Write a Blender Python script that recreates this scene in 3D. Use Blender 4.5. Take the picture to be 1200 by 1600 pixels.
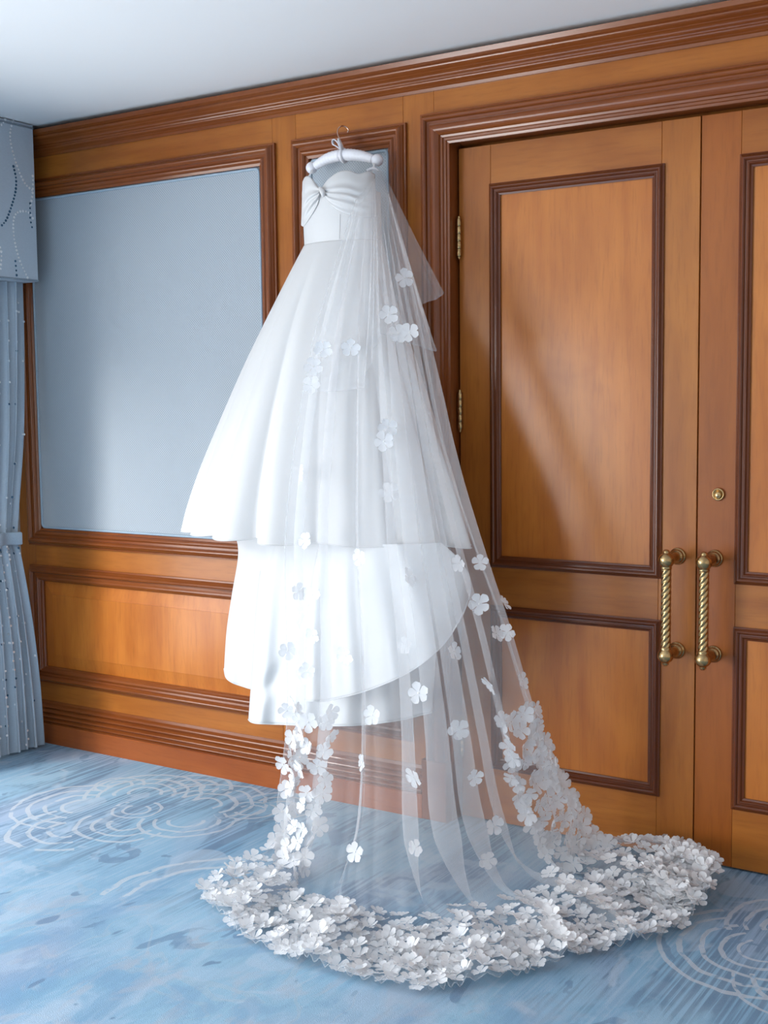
import bpy, bmesh, math, random
import numpy as np
from mathutils import Vector, Matrix

for o in list(bpy.data.objects):
    bpy.data.objects.remove(o, do_unlink=True)
S = bpy.context.scene
COL = S.collection
PI = math.pi
rnd = random.Random(7)

# ------------------------------------------------------------------ camera
CAM = np.array([0.0, -3.8749, 1.5503])
FPX = 1926.4
YAW, PITCH, ROLL = math.radians(32.74), math.radians(5.146), math.radians(-0.654)
_f = np.array([-math.sin(YAW) * math.cos(PITCH), math.cos(YAW) * math.cos(PITCH), -math.sin(PITCH)])
_r = np.array([math.cos(YAW), math.sin(YAW), 0.0])
_u = np.cross(_r, _f)
_r, _u = math.cos(ROLL) * _r + math.sin(ROLL) * _u, -math.sin(ROLL) * _r + math.cos(ROLL) * _u
cd = bpy.data.cameras.new('camera')
cam = bpy.data.objects.new('camera', cd)
COL.objects.link(cam)
cam.matrix_world = Matrix(((_r[0], _u[0], -_f[0], CAM[0]), (_r[1], _u[1], -_f[1], CAM[1]),
                           (_r[2], _u[2], -_f[2], CAM[2]), (0, 0, 0, 1)))
cd.sensor_fit = 'VERTICAL'
cd.sensor_height = 36
cd.lens = FPX * 36 / 1600
cd.clip_start = 0.05
S.camera = cam

# ------------------------------------------------------------------ sky, lights, exposure
W = bpy.data.worlds.new('sky')
S.world = W
W.use_nodes = True
bg = W.node_tree.nodes['Background']
bg.inputs['Color'].default_value = (1.0, 0.985, 0.975, 1)
bg.inputs['Strength'].default_value = 0.80


def area(name, loc, target, sx, sy, watts, color):
    l = bpy.data.lights.new(name, 'AREA')
    l.shape = 'RECTANGLE'
    l.size, l.size_y, l.energy, l.color = sx, sy, watts, color
    o = bpy.data.objects.new(name, l)
    o.location = loc
    o.rotation_euler = (Vector(target) - Vector(loc)).to_track_quat('-Z', 'Y').to_euler()
    COL.objects.link(o)
    return o


area('low_hazy_daylight', (-5.45, -3.85, 2.6), (-3.0, 0.0, 0.6), 0.8, 0.8, 165, (1.0, 0.98, 0.95))
area('window_daylight', (-4.74, -1.82, 1.09), (-3.0, -1.82, 1.09), 1.52, 1.9, 50, (0.96, 0.985, 1.0))
area('window_daylight', (-4.74, -5.25, 1.09), (-3.0, -5.25, 1.09), 3.06, 1.9, 240, (0.96, 0.985, 1.0))

S.view_settings.view_transform = 'Standard'
S.view_settings.look = 'None'
S.view_settings.gamma = 1
S.view_settings.use_curve_mapping = False
S.view_settings.exposure = 0.36
S.cycles.use_denoising = True
S.cycles.transparent_max_bounces = 48
S.cycles.max_bounces = 10


# ------------------------------------------------------------------ measuring helpers (pixel of the 1200x1600 frame -> point at a real depth)
def ray(px, py):
    return _f * FPX + _r * (px - 600) - _u * (py - 800)


def at(px, py, Y):
    d = ray(px, py)
    return CAM + d * ((Y - CAM[1]) / d[1])


def atz(px, py, z=0.0):
    d = ray(px, py)
    return CAM + d * ((z - CAM[2]) / d[2])


# ------------------------------------------------------------------ object helpers
def tag(o, label=None, cat=None, group=None, kind=None):
    for k, v in (('label', label), ('category', cat), ('group', group), ('kind', kind)):
        if v:
            o[k] = v
    return o


def empty(name, loc=(0, 0, 0)):
    o = bpy.data.objects.new(name, None)
    o.location = loc
    COL.objects.link(o)
    return o


def link(name, me, m, parent=None, smooth=False):
    """me: mesh in world coordinates; the object keeps its origin at its parent's origin"""
    o = bpy.data.objects.new(name, me)
    COL.objects.link(o)
    if m:
        me.materials.append(m)
    if smooth:
        for p in me.polygons:
            p.use_smooth = True
    if parent:
        o.parent = parent
        ml = Matrix.Identity(4)
        q = parent
        while q:
            ml = Matrix.Translation(q.location) @ ml
            q = q.parent
        me.transform(ml.inverted())
    return o


def mesh(name, verts, faces):
    me = bpy.data.meshes.new(name)
    me.from_pydata([tuple(map(float, v)) for v in verts], [], faces)
    me.update()
    return me


class MB:
    def __init__(s):
        s.v, s.f = [], []

    def add(s, v, f):
        n = len(s.v)
        s.v += [tuple(map(float, p)) for p in v]
        s.f += [tuple(n + i for i in q) for q in f]
        return s

    def box(s, x0, x1, y0, y1, z0, z1, b=0.0):
        if b <= 0:
            v = [(x, y, z) for x in (x0, x1) for y in (y0, y1) for z in (z0, z1)]
            return s.add(v, [(0, 1, 3, 2), (4, 6, 7, 5), (0, 4, 5, 1), (2, 3, 7, 6), (0, 2, 6, 4), (1, 5, 7, 3)])
        # front face (toward -y) chamfered
        v = [(x0, y1, z0), (x1, y1, z0), (x1, y1, z1), (x0, y1, z1), (x0, y0 + b, z0), (x1, y0 + b, z0), (x1, y0 + b, z1), (x0, y0 + b, z1),
             (x0 + b, y0, z0 + b), (x1 - b, y0, z0 + b), (x1 - b, y0, z1 - b), (x0 + b, y0, z1 - b)]
        f = [(0, 3, 2, 1), (8, 9, 10, 11)]
        for i in range(4):
            j = (i + 1) % 4
            f += [(i, j, 4 + j, 4 + i), (4 + i, 4 + j, 8 + j, 8 + i)]
        return s.add(v, f)

    def grid(s, P, cu=False, cv=False):
        """P[nv][nu] array of points"""
        P = np.asarray(P)
        nv, nu = P.shape[:2]
        f = []
        for j in range(nv if cv else nv - 1):
            for i in range(nu if cu else nu - 1):
                f.append((j * nu + i, j * nu + (i + 1) % nu, ((j + 1) % nv) * nu + (i + 1) % nu, ((j + 1) % nv) * nu + i))
        return s.add(P.reshape(-1, 3), f)

    def tube(s, pts, r, n=8, closed=False):
        pts = np.asarray(pts, float)
        m = len(pts)
        rr = np.broadcast_to(np.asarray(r, float), (m,))
        ring = []
        t0 = None
        for i in range(m):
            a = pts[(i - 1) % m] if (closed or i) else pts[0]
            b = pts[(i + 1) % m] if (closed or i < m - 1) else pts[-1]
            t = Vector(b - a).normalized()
            if t0 is None:
                nrm = t.orthogonal().normalized()
            else:
                nrm = (nrm - t * nrm.dot(t)).normalized()
            t0 = t
            bn = t.cross(nrm)
            ring.append([pts[i] + rr[i] * (math.cos(2 * PI * k / n) * np.array(nrm) + math.sin(2 * PI * k / n) * np.array(bn)) for k in range(n)])
        n0 = len(s.v)
        s.grid(np.array(ring), cu=True, cv=closed)
        if not closed:
            s.f.append(tuple(n0 + k for k in range(n))[::-1])
            s.f.append(tuple(n0 + (m - 1) * n + k for k in range(n)))
        return s

    def lathe(s, c, axis, prof, n=20):
        """prof: (distance along axis, radius)"""
        ax = Vector(axis).normalized()
        u = ax.orthogonal().normalized()
        w = ax.cross(u)
        c, ax, u, w = map(np.array, (c, ax, u, w))
        P = [[c + ax * d + r * (math.cos(2 * PI * k / n) * u + math.sin(2 * PI * k / n) * w) for k in range(n)] for d, r in prof]
        return s.grid(np.array(P), cu=True)

    def build(s, name, m, parent=None, smooth=False):
        me = mesh(name, s.v, s.f)
        bm = bmesh.new()
        bm.from_mesh(me)
        bmesh.ops.recalc_face_normals(bm, faces=bm.faces)
        bm.to_mesh(me)
        bm.free()
        return link(name, me, m, parent, smooth)


def crom(ctrl, n):
    """Catmull-Rom through ctrl rows (k, ...) sampled at n values of chord-free parameter"""
    c = np.asarray(ctrl, float)
    k = len(c)
    t = np.linspace(0, k - 1, n)
    i = np.clip(t.astype(int), 0, k - 2)
    w = (t - i).reshape((-1,) + (1,) * (c.ndim - 1))
    p0 = c[np.maximum(i - 1, 0)]
    p1, p2 = c[i], c[i + 1]
    p3 = c[np.minimum(i + 2, k - 1)]
    return 0.5 * (2 * p1 + (p2 - p0) * w + (2 * p0 - 5 * p1 + 4 * p2 - p3) * w ** 2 + (3 * p1 - p0 - 3 * p2 + p3) * w ** 3)


def resample(poly, n, fine=400):
    """evenly spaced points along a Catmull-Rom curve through poly"""
    p = crom(poly, fine)
    d = np.r_[0, np.cumsum(np.linalg.norm(np.diff(p, axis=0), axis=1))]
    t = np.linspace(0, d[-1], n)
    return np.stack([np.interp(t, d, p[:, k]) for k in range(p.shape[1])], 1)


# ------------------------------------------------------------------ materials
class NT:
    def __init__(s, name):
        s.m = bpy.data.materials.new(name)
        s.m.use_nodes = True
        s.t = s.m.node_tree
        s.p = s.t.nodes['Principled BSDF']
        s.out = s.t.nodes['Material Output']

    def n(s, typ, **kw):
        nd = s.t.nodes.new(typ)
        for k, v in kw.items():
            if k.startswith('i_'):
                nd.inputs[k[2:].replace('_', ' ')].default_value = v
            else:
                setattr(nd, k, v)
        return nd

    def l(s, a, b):
        s.t.links.new(a, b)

    def math(s, op, a, b=None, c=None, clamp=False):
        nd = s.n('ShaderNodeMath', operation=op, use_clamp=clamp)
        for i, x in enumerate((a, b, c)):
            if x is None:
                continue
            if isinstance(x, (int, float)):
                nd.inputs[i].default_value = x
            else:
                s.l(x, nd.inputs[i])
        return nd.outputs[0]

    def mix(s, fac, a, b, blend='MIX'):
        nd = s.n('ShaderNodeMix', data_type='RGBA', blend_type=blend)
        for sock, x in ((nd.inputs[0], fac), (nd.inputs[6], a), (nd.inputs[7], b)):
            if isinstance(x, (int, float)):
                sock.default_value = x
            elif isinstance(x, tuple):
                sock.default_value = x + (1,) if len(x) == 3 else x
            else:
                s.l(x, sock)
        return nd.outputs[2]

    def coords(s, scale=(1, 1, 1), rot=(0, 0, 0)):
        g = s.n('ShaderNodeNewGeometry')
        mp = s.n('ShaderNodeMapping')
        mp.inputs['Scale'].default_value = scale
        mp.inputs['Rotation'].default_value = rot
        s.l(g.outputs['Position'], mp.inputs['Vector'])
        return mp.outputs[0]

    def noise(s, vec, scale, detail=4, rough=0.55, dist=0.0):
        nd = s.n('ShaderNodeTexNoise')
        nd.inputs['Scale'].default_value = scale
        nd.inputs['Detail'].default_value = detail
        nd.inputs['Roughness'].default_value = rough
        nd.inputs['Distortion'].default_value = dist
        s.l(vec, nd.inputs['Vector'])
        return nd.outputs[0]

    def ramp(s, fac, lo, hi):
        nd = s.n('ShaderNodeMapRange')
        nd.inputs[1].default_value = lo
        nd.inputs[2].default_value = hi
        s.l(fac, nd.inputs[0])
        return nd.outputs[0]

    def bump(s, h, strength=0.2, dist=0.01):
        b = s.n('ShaderNodeBump')
        b.inputs['Strength'].default_value = strength
        b.inputs['Distance'].default_value = dist
        s.l(h, b.inputs['Height'])
        s.l(b.outputs[0], s.p.inputs['Normal'])

    def base(s, c, rough=0.5, metal=0.0, **kw):
        if isinstance(c, tuple):
            s.p.inputs['Base Color'].default_value = c + (1,)
        else:
            s.l(c, s.p.inputs['Base Color'])
        s.p.inputs['Roughness'].default_value = rough
        s.p.inputs['Metallic'].default_value = metal
        for k, v in kw.items():
            s.p.inputs[k.replace('_', ' ')].default_value = v
        return s


def wood(name, lo, hi, axis, rough=0.34, coat=0.24, figure=0.5):
    t = NT(name)
    sc = {'z': (1, 1, 0.09), 'x': (0.09, 1, 1)}[axis]
    v = t.coords(sc)
    fine = t.noise(v, 95, 5, 0.6, 0.2)
    mid = t.noise(v, 14, 3, 0.5, 0.6)
    big = t.noise(t.coords({'z': (1, 1, 0.45), 'x': (0.45, 1, 1)}[axis]), 3.2, 3, 0.6, 0.8)
    k = t.math('ADD', t.math('MULTIPLY', t.ramp(mid, 0.3, 0.72), 0.45), t.math('MULTIPLY', t.ramp(big, 0.32, 0.68), figure), clamp=True)
    c = t.mix(k, lo, hi)
    c = t.mix(t.math('MULTIPLY', t.ramp(fine, 0.5, 0.75), 0.28), c, tuple(x * 0.5 for x in lo))
    t.base(c, rough, Specular_IOR_Level=0.25, Coat_Weight=coat, Coat_Roughness=0.2, Coat_IOR=1.5)
    t.bump(fine, 0.03, 0.002)
    return t.m


WOOD_V = wood('cherry_vertical', (0.28, 0.076, 0.010), (0.49, 0.172, 0.030), 'z')
WOOD_H = wood('cherry_horizontal', (0.28, 0.076, 0.010), (0.49, 0.172, 0.030), 'x')
WOOD_P = wood('cherry_panel', (0.36, 0.092, 0.010), (0.57, 0.187, 0.030), 'z', 0.34, 0.32, 0.7)
WOOD_R = wood('cherry_red_stile', (0.25, 0.062, 0.008), (0.40, 0.115, 0.016), 'z')
WOOD_RH = wood('cherry_red_board', (0.25, 0.06, 0.015), (0.40, 0.115, 0.03), 'x')
MOULD_V = wood('moulding_vertical', (0.17, 0.040, 0.009), (0.29, 0.085, 0.019), 'z', 0.24, 0.5, 0.4)
MOULD_H = wood('moulding_horizontal', (0.17, 0.040, 0.009), (0.29, 0.085, 0.019), 'x', 0.24, 0.5, 0.4)
DARK_V = wood('dark_bead_vertical', (0.10, 0.022, 0.006), (0.17, 0.045, 0.012), 'z', 0.26, 0.4, 0.4)
DARK_H = wood('dark_bead_horizontal', (0.10, 0.022, 0.006), (0.17, 0.045, 0.012), 'x', 0.26, 0.4, 0.4)

BRASS = NT('aged_brass')
_n = BRASS.noise(BRASS.coords(), 60, 3)
BRASS.base(BRASS.mix(BRASS.ramp(_n, 0.35, 0.7), (0.56, 0.37, 0.17), (0.40, 0.27, 0.13)), 0.24, 1.0)
BRASS = BRASS.m

_t = NT('ceiling_paint')
_t.base((0.84, 0.84, 0.84), 0.8)
_t.bump(_t.noise(_t.coords(), 300, 2), 0.05, 0.002)
CEIL = _t.m

# woven wall fabric: a fine diagonal twill
_t = NT('woven_wall_fabric')
wv = _t.n('ShaderNodeTexWave', wave_type='BANDS', bands_direction='X')
wv.inputs['Scale'].default_value = 40
wv.inputs['Distortion'].default_value = 0.4
_t.l(_t.coords(rot=(0, math.radians(45), 0)), wv.inputs['Vector'])
wv2 = _t.n('ShaderNodeTexWave', wave_type='BANDS', bands_direction='X')
wv2.inputs['Scale'].default_value = 40
_t.l(_t.coords(rot=(0, math.radians(-45), 0)), wv2.inputs['Vector'])
wk = _t.math('MULTIPLY', wv.outputs[1], wv2.outputs[1])
cl = _t.mix(_t.ramp(wk, 0.1, 0.8), (0.30, 0.345, 0.39), (0.53, 0.56, 0.595))
cl = _t.mix(_t.math('MULTIPLY', _t.noise(_t.coords((1, 1, 12)), 40, 3), 0.25), cl, (0.38, 0.42, 0.46))
_t.base(cl, 0.75, Sheen_Weight=0.25)
_t.bump(wk, 0.25, 0.003)
FABRIC = _t.m
_t = NT('fabric_piping')
_t.base(_t.mix(_t.noise(_t.coords(), 350, 1), (0.22, 0.31, 0.40), (0.46, 0.55, 0.63)), 0.7)
PIPING = _t.m

# silvery blue drapery
_t = NT('drapery_satin')
nn = _t.noise(_t.coords((1, 1, 6)), 90, 3)
_t.base(_t.mix(nn, (0.36, 0.44, 0.52), (0.50, 0.58, 0.66)), 0.5, Sheen_Weight=0.3)
_t.bump(_t.noise(_t.coords(), 500, 2), 0.08, 0.002)
DRAPE = _t.m
_t = NT('silver_sequin')
_t.base((0.82, 0.84, 0.86), 0.3, 0.3)
SEQ_W = _t.m
_t = NT('blue_sequin')
_t.base((0.05, 0.13, 0.22), 0.25, 0.3)
SEQ_B = _t.m

# gown satin
_t = NT('white_satin')
_t.base((0.64, 0.628, 0.625), 0.42, Sheen_Weight=0.15, Specular_IOR_Level=0.4)
_t.bump(_t.noise(_t.coords((1, 1, 0.4)), 9, 4), 0.05, 0.02)
SATIN = _t.m
_t = NT('white_lining')
_t.base((0.70, 0.705, 0.715), 0.5)
_t.bump(_t.noise(_t.coords((1, 1, 0.6)), 14, 4), 0.10, 0.02)
LINING = _t.m


def sheer(name, cover, c, through=0.45):
    t = NT(name)
    t.t.nodes.remove(t.p)
    d = t.n('ShaderNodeBsdfDiffuse')
    d.inputs['Color'].default_value = c + (1,)
    tl = t.n('ShaderNodeBsdfTranslucent')
    tl.inputs['Color'].default_value = c + (1,)
    m1 = t.n('ShaderNodeMixShader')
    m1.inputs[0].default_value = through
    t.l(d.outputs[0], m1.inputs[1])
    t.l(tl.outputs[0], m1.inputs[2])
    tr = t.n('ShaderNodeBsdfTransparent')
    m2 = t.n('ShaderNodeMixShader')
    m2.inputs[0].default_value = cover
    t.l(tr.outputs[0], m2.inputs[1])
    t.l(m1.outputs[0], m2.inputs[2])
    t.l(m2.outputs[0], t.out.inputs['Surface'])
    return t.m


TULLE = sheer('tulle_net', 0.26, (0.92, 0.93, 0.95))
PETAL = sheer('organza_petal', 0.90, (0.90, 0.90, 0.915), 0.22)
_t = NT('pearl')
_t.base((0.93, 0.92, 0.9), 0.2)
PEARL = _t.m
_t = NT('padded_satin')
_t.base((0.80, 0.80, 0.85), 0.4, Sheen_Weight=0.2)
PADDED = _t.m
_t = NT('copper_wire')
_t.base((0.62, 0.42, 0.33), 0.25, 1.0)
WIRE = _t.m
_t = NT('plain_plaster')
_t.base((0.66, 0.63, 0.60), 0.8)
PLASTER = _t.m
_t = NT('white_paint')
_t.base((0.8, 0.8, 0.8), 0.4)
WHITE = _t.m


# carpet: blue ground with streaks, dark islands, and looping cream rings woven in
def carpet():
    t = NT('patterned_carpet')
    P = t.coords()
    ang = math.atan2(0.31, 0.95)                     # streaks run mostly along y
    hatch = t.noise(t.coords((75, 1.3, 1), (0, 0, ang)), 1.0, 3, 0.6)
    broad = t.noise(t.coords((1.5, 0.8, 1), (0, 0, ang)), 1.3, 3, 0.5, 0.6)
    patch = t.noise(t.coords((2.4, 0.8, 1), (0, 0, ang)), 1.9, 4, 0.6, 0.8)
    blot = t.noise(t.coords((1.2, 0.7, 1), (0, 0, ang)), 5.0, 3, 0.55, 1.2)
    lil = t.noise(t.coords((1, 0.6, 1)), 2.4, 2, 0.5, 0.5)
    c = t.mix(t.ramp(broad, 0.35, 0.65), (0.16, 0.37, 0.57), (0.27, 0.49, 0.66))
    c = t.mix(t.math('MULTIPLY', t.ramp(lil, 0.50, 0.66), 0.6), c, (0.37, 0.42, 0.58))
    sep = t.n('ShaderNodeSeparateXYZ')
    t.l(P, sep.inputs[0])
    back = t.math('ADD', t.math('MULTIPLY', t.ramp(sep.outputs[1], -1.25, -0.85), 0.85), 0.15)
    dk = t.math('MULTIPLY', t.math('MULTIPLY', t.ramp(hatch, 0.44, 0.54), t.ramp(patch, 0.47, 0.54)), back)
    c = t.mix(t.math('MULTIPLY', dk, 0.8), c, (0.07, 0.165, 0.30))
    lt = t.math('MULTIPLY', t.ramp(hatch, 0.52, 0.42), t.ramp(patch, 0.50, 0.42))
    c = t.mix(t.math('MULTIPLY', lt, 0.45), c, (0.42, 0.58, 0.72))
    isl = t.ramp(blot, 0.635, 0.66)
    c = t.mix(t.math('MULTIPLY', isl, 0.75), c, (0.10, 0.22, 0.38))
    pale = t.ramp(t.noise(t.coords((1, 0.75, 1), (0, 0, 0.7)), 4.2, 3, 0.5, 1.5), 0.58, 0.64)
    c = t.mix(t.math('MULTIPLY', pale, 0.5), c, (0.45, 0.57, 0.70))
    # vine lines near the front: contour bands of a noise field
    vn = t.noise(t.coords((1, 0.8, 1)), 2.6, 2, 0.5, 0.8)
    vine = t.math('LESS_THAN', t.math('ABSOLUTE', t.math('SUBTRACT', vn, 0.5)), 0.012)
    front = t.ramp(sep.outputs[1], -0.95, -1.25)
    c = t.mix(t.math('MULTIPLY', t.math('MULTIPLY', vine, front), 0.22), c, (0.50, 0.52, 0.56))
    mot = t.noise(t.coords((1, 0.5, 1), (0, 0, -0.45)), 8.0, 4, 0.6, 0.7)
    c = t.mix(t.math('MULTIPLY', t.math('MULTIPLY', t.ramp(mot, 0.50, 0.58), t.math('ADD', 0.3, t.math('MULTIPLY', front, 0.7))), 0.42), c, (0.40, 0.55, 0.71))
    c = t.mix(t.math('MULTIPLY', t.math('MULTIPLY', t.ramp(mot, 0.47, 0.40), t.math('ADD', 0.3, t.math('MULTIPLY', front, 0.7))), 0.45), c, (0.15, 0.32, 0.53))
    sand = t.ramp(t.noise(t.coords((1, 0.6, 1), (0, 0, 0.5)), 6.5, 4, 0.6, 1.0), 0.54, 0.64)
    c = t.mix(t.math('MULTIPLY', t.math('MULTIPLY', sand, front), 0.45), c, (0.43, 0.46, 0.55))
    leaf = t.ramp(t.noise(t.coords((1, 0.55, 1), (0, 0, -0.5)), 9.0, 2, 0.5, 0.4), 0.665, 0.685)
    c = t.mix(t.math('MULTIPLY', t.math('MULTIPLY', leaf, front), 0.8), c, (0.09, 0.20, 0.36))
    # looping rings: (cx, cy, r_min, r_max, spacing, arc centre in degrees, half arc)
    wob = t.noise(t.coords(), 7.0, 2, 0.5)
    wob = t.math('MULTIPLY', t.math('SUBTRACT', wob, 0.5), 0.05)
    RINGS = [(-3.52, -0.60, 0.05, 0.27, 0.062, 200, 95), (-3.36, -0.80, 0.06, 0.26, 0.070, 235, 85), (-3.42, -0.35, 0.04, 0.24, 0.056, 120, 110),
             (-3.30, -0.52, 0.03, 0.13, 0.045, 300, 150), (-3.12, -0.33, 0.05, 0.26, 0.058, 75, 100), (-3.05, -0.52, 0.05, 0.22, 0.055, 300, 100),
             (-2.92, -0.30, 0.03, 0.14, 0.046, 20, 150), (-3.22, -0.66, 0.04, 0.20, 0.058, 270, 90), (-2.86, -0.20, 0.03, 0.17, 0.05, 60, 120),
             (-3.58, -0.33, 0.03, 0.12, 0.045, 150, 120), (-3.30, -0.22, 0.04, 0.19, 0.055, 95, 90),
             (-0.92, -0.50, 0.06, 0.30, 0.056, 215, 85), (-0.85, -0.30, 0.05, 0.24, 0.055, 130, 80), (-0.72, -0.62, 0.05, 0.25, 0.06, 280, 90),
             (-2.45, -1.05, 0.28, 0.42, 0.075, 150, 50)]
    mask = None
    for cx, cy, r0, r1, sp, a0, ha in RINGS:
        dx = t.math('SUBTRACT', sep.outputs[0], cx)
        dy = t.math('SUBTRACT', sep.outputs[1], cy)
        r = t.math('SQRT', t.math('ADD', t.math('MULTIPLY', dx, dx), t.math('MULTIPLY', dy, dy)))
        r = t.math('ADD', r, wob)
        ring = t.math('LESS_THAN', t.math('FRACT', t.math('DIVIDE', r, sp)), 0.27)
        inn = t.math('MULTIPLY', t.math('GREATER_THAN', r, r0), t.math('LESS_THAN', r, r1))
        a = t.math('ARCTAN2', dy, dx)
        da = t.math('COSINE', t.math('SUBTRACT', a, math.radians(a0)))
        arc = t.math('GREATER_THAN', da, math.cos(math.radians(ha)))
        m = t.math('MULTIPLY', t.math('MULTIPLY', ring, inn), arc)
        mask = m if mask is None else t.math('MAXIMUM', mask, m)
    brk = t.ramp(t.noise(t.coords(), 16, 2), 0.33, 0.42)
    c = t.mix(t.math('MULTIPLY', t.math('MULTIPLY', mask, brk), 0.62), c, (0.60, 0.64, 0.68))
    pile = t.noise(t.coords(), 420, 2, 0.6)
    c = t.mix(t.math('MULTIPLY', t.ramp(pile, 0.4, 0.7), 0.18), c, (0.12, 0.20, 0.30))
    t.base(c, 0.9, Sheen_Weight=0.2)
    t.bump(pile, 0.5, 0.006)
    return t.m


CARPET = carpet()

# ------------------------------------------------------------------ room shell
H = 2.757
X_L = -4.50


def structure(o):
    o['kind'] = 'structure'
    return o


structure(MB().box(X_L - 0.2, 2.2, -8.2, 0.3, -0.1, 0.0).build('floor', CARPET))
structure(MB().box(X_L - 0.2, 2.2, -8.2, 0.3, H, H + 0.1).build('ceiling', CEIL))
mb = MB()                                            # the window wall with two openings
za, zb = 0.12, 2.05
for y0, y1 in ((-1.05, 0.3), (-3.7, -2.6), (-8.2, -6.8)):
    mb.box(X_L - 0.2, X_L, y0, y1, 0, H)
for y0, y1 in ((-2.6, -1.05), (-6.8, -3.7)):
    mb.box(X_L - 0.2, X_L, y0, y1, 0, za)
    mb.box(X_L - 0.2, X_L, y0, y1, zb, H)
structure(mb.build('wall_left', PLASTER))
structure(MB().box(2.2, 2.4, -8.2, 0.3, 0, H).build('wall_right', PLASTER))
structure(MB().box(X_L - 0.2, 2.4, -8.4, -8.2, 0, H).build('wall_front', PLASTER))
for i, (y0, y1) in enumerate(((-2.6, -1.05), (-6.8, -3.7))):
    m = MB()
    for a, b in ((y0, y0 + 0.05), ((y0 + y1) / 2 - 0.02, (y0 + y1) / 2 + 0.02), (y1 - 0.05, y1)):
        m.box(X_L - 0.14, X_L - 0.08, a, b, za, zb)
    m.box(X_L - 0.14, X_L - 0.08, y0, y1, za, za + 0.05)
    m.box(X_L - 0.14, X_L - 0.08, y0, y1, zb - 0.05, zb)
    structure(m.build('window_%d' % (i + 1), WHITE))

# ---- the panelled wall -------------------------------------------------------
D0, D1, DM = -2.189, -0.427, -1.308                  # door leaves: left edge, right edge, meeting line
wall = MB()
wall.box(X_L, D0 - 0.03, 0.02, 0.12, 0, H)
wall.box(D0 - 0.03, D1 + 0.03, 0.02, 0.12, 2.47, H)
wall.box(D1 + 0.03, 2.2, 0.02, 0.12, 0, H)
wall.box(D0 - 0.1, D1 + 0.1, 0.12, 0.16, 0, H)
wall_back = structure(wall.build('wall_back', WOOD_V))


def board(name, x0, x1, z0, z1, m, parent, y=0.0, th=0.02):
    return MB().box(x0, x1, y, y + th, z0, z1, 0.0015).build(name, m, parent)


# stiles stand full height, rails run between them
ST = [(-4.50, -4.40), (-2.985, -2.872), (-2.39, -2.262)]
for a, b in ST:
    board('stile', a, b, 0.17, 2.70, WOOD_V, wall_back)
board('stile', D1 - 0.0 + 0.073, 0.25, 0.17, 2.70, WOOD_V, wall_back)
for a, b in ((-4.40, -2.985), (-2.872, -2.39)):
    board('rail', a, b, 2.53, 2.70, WOOD_H, wall_back)
    board('rail', a, b, 0.80, 0.93, WOOD_H, wall_back)
    board('rail', a, b, 0.17, 0.29, WOOD_H, wall_back)
board('rail', -2.262, D1 + 0.073, 2.545, 2.70, WOOD_H, wall_back)


def frame(name, x0, x1, z0, z1, prof, parent, y0=0.0, sides='lrtb', mv=None, mh=None):
    """mitred sticks of moulding; prof = (distance in from the outer edge, how far it stands proud)"""
    ts = np.array([p[0] for p in prof])
    hs = np.array([p[1] for p in prof])
    for sd in sides:
        if sd in 'lr':
            xs = x0 + ts if sd == 'l' else x1 - ts
            A = np.stack([xs, y0 - hs, z0 + ts], 1)
            B = np.stack([xs, y0 - hs, z1 - ts], 1)
            m = mv or MOULD_V
        else:
            zs = z1 - ts if sd == 't' else z0 + ts
            A = np.stack([x0 + ts, y0 - hs, zs], 1)
            B = np.stack([x1 - ts, y0 - hs, zs], 1)
            m = mh or MOULD_H
        MB().grid(np.stack([A, B])).build(name, m, parent)


def rnd_prof(*pts):
    """refine: each (t, h) or ('arc', t0, h0, t1, h1, bulge)"""
    out = []
    for p in pts:
        if p[0] == 'arc':
            _, t0, h0, t1, h1, b = p
            for k in range(7):
                w = k / 6
                out.append((t0 + (t1 - t0) * w, h0 + (h1 - h0) * w + b * math.sin(PI * w)))
        else:
            out.append(p)
    return out


P_FRAME = rnd_prof((0, 0), (0, 0.012), (0.006, 0.013), (0.010, 0.020), ('arc', 0.012, 0.022, 0.036, 0.024, 0.012), (0.037, 0.018), (0.046, 0.017),
                   ('arc', 0.048, 0.018, 0.066, 0.016, 0.007), (0.068, 0.010), (0.078, 0.006), (0.080, -0.012))
P_WAINS = rnd_prof((0, 0), (0, 0.012), (0.006, 0.013), (0.010, 0.022), ('arc', 0.012, 0.024, 0.034, 0.026, 0.012), (0.036, 0.018), (0.044, 0.017),
                   ('arc', 0.046, 0.018, 0.068, 0.014, 0.007), (0.070, 0.006), (0.075, 0.0), (0.075, -0.014))
P_DOOR = rnd_prof((0, 0), (0, 0.006), (0.004, 0.008), ('arc', 0.006, 0.010, 0.020, 0.014, 0.006), (0.022, 0.010), (0.026, 0.010), ('arc', 0.027, 0.010, 0.034, 0.008, 0.003),
                  (0.036, 0.005), (0.042, 0.003), (0.042, -0.002))


def round_rect(x0, x1, z0, z1, y, r=0.018, n=5):
    pts = []
    for cx, cz, a in ((x1 - r, z1 - r, 0), (x0 + r, z1 - r, 90), (x0 + r, z0 + r, 180), (x1 - r, z0 + r, 270)):
        for k in range(n):
            q = math.radians(a + 90 * k / (n - 1))
            pts.append((cx + r * math.cos(q), y, cz + r * math.sin(q)))
    return pts


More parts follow.
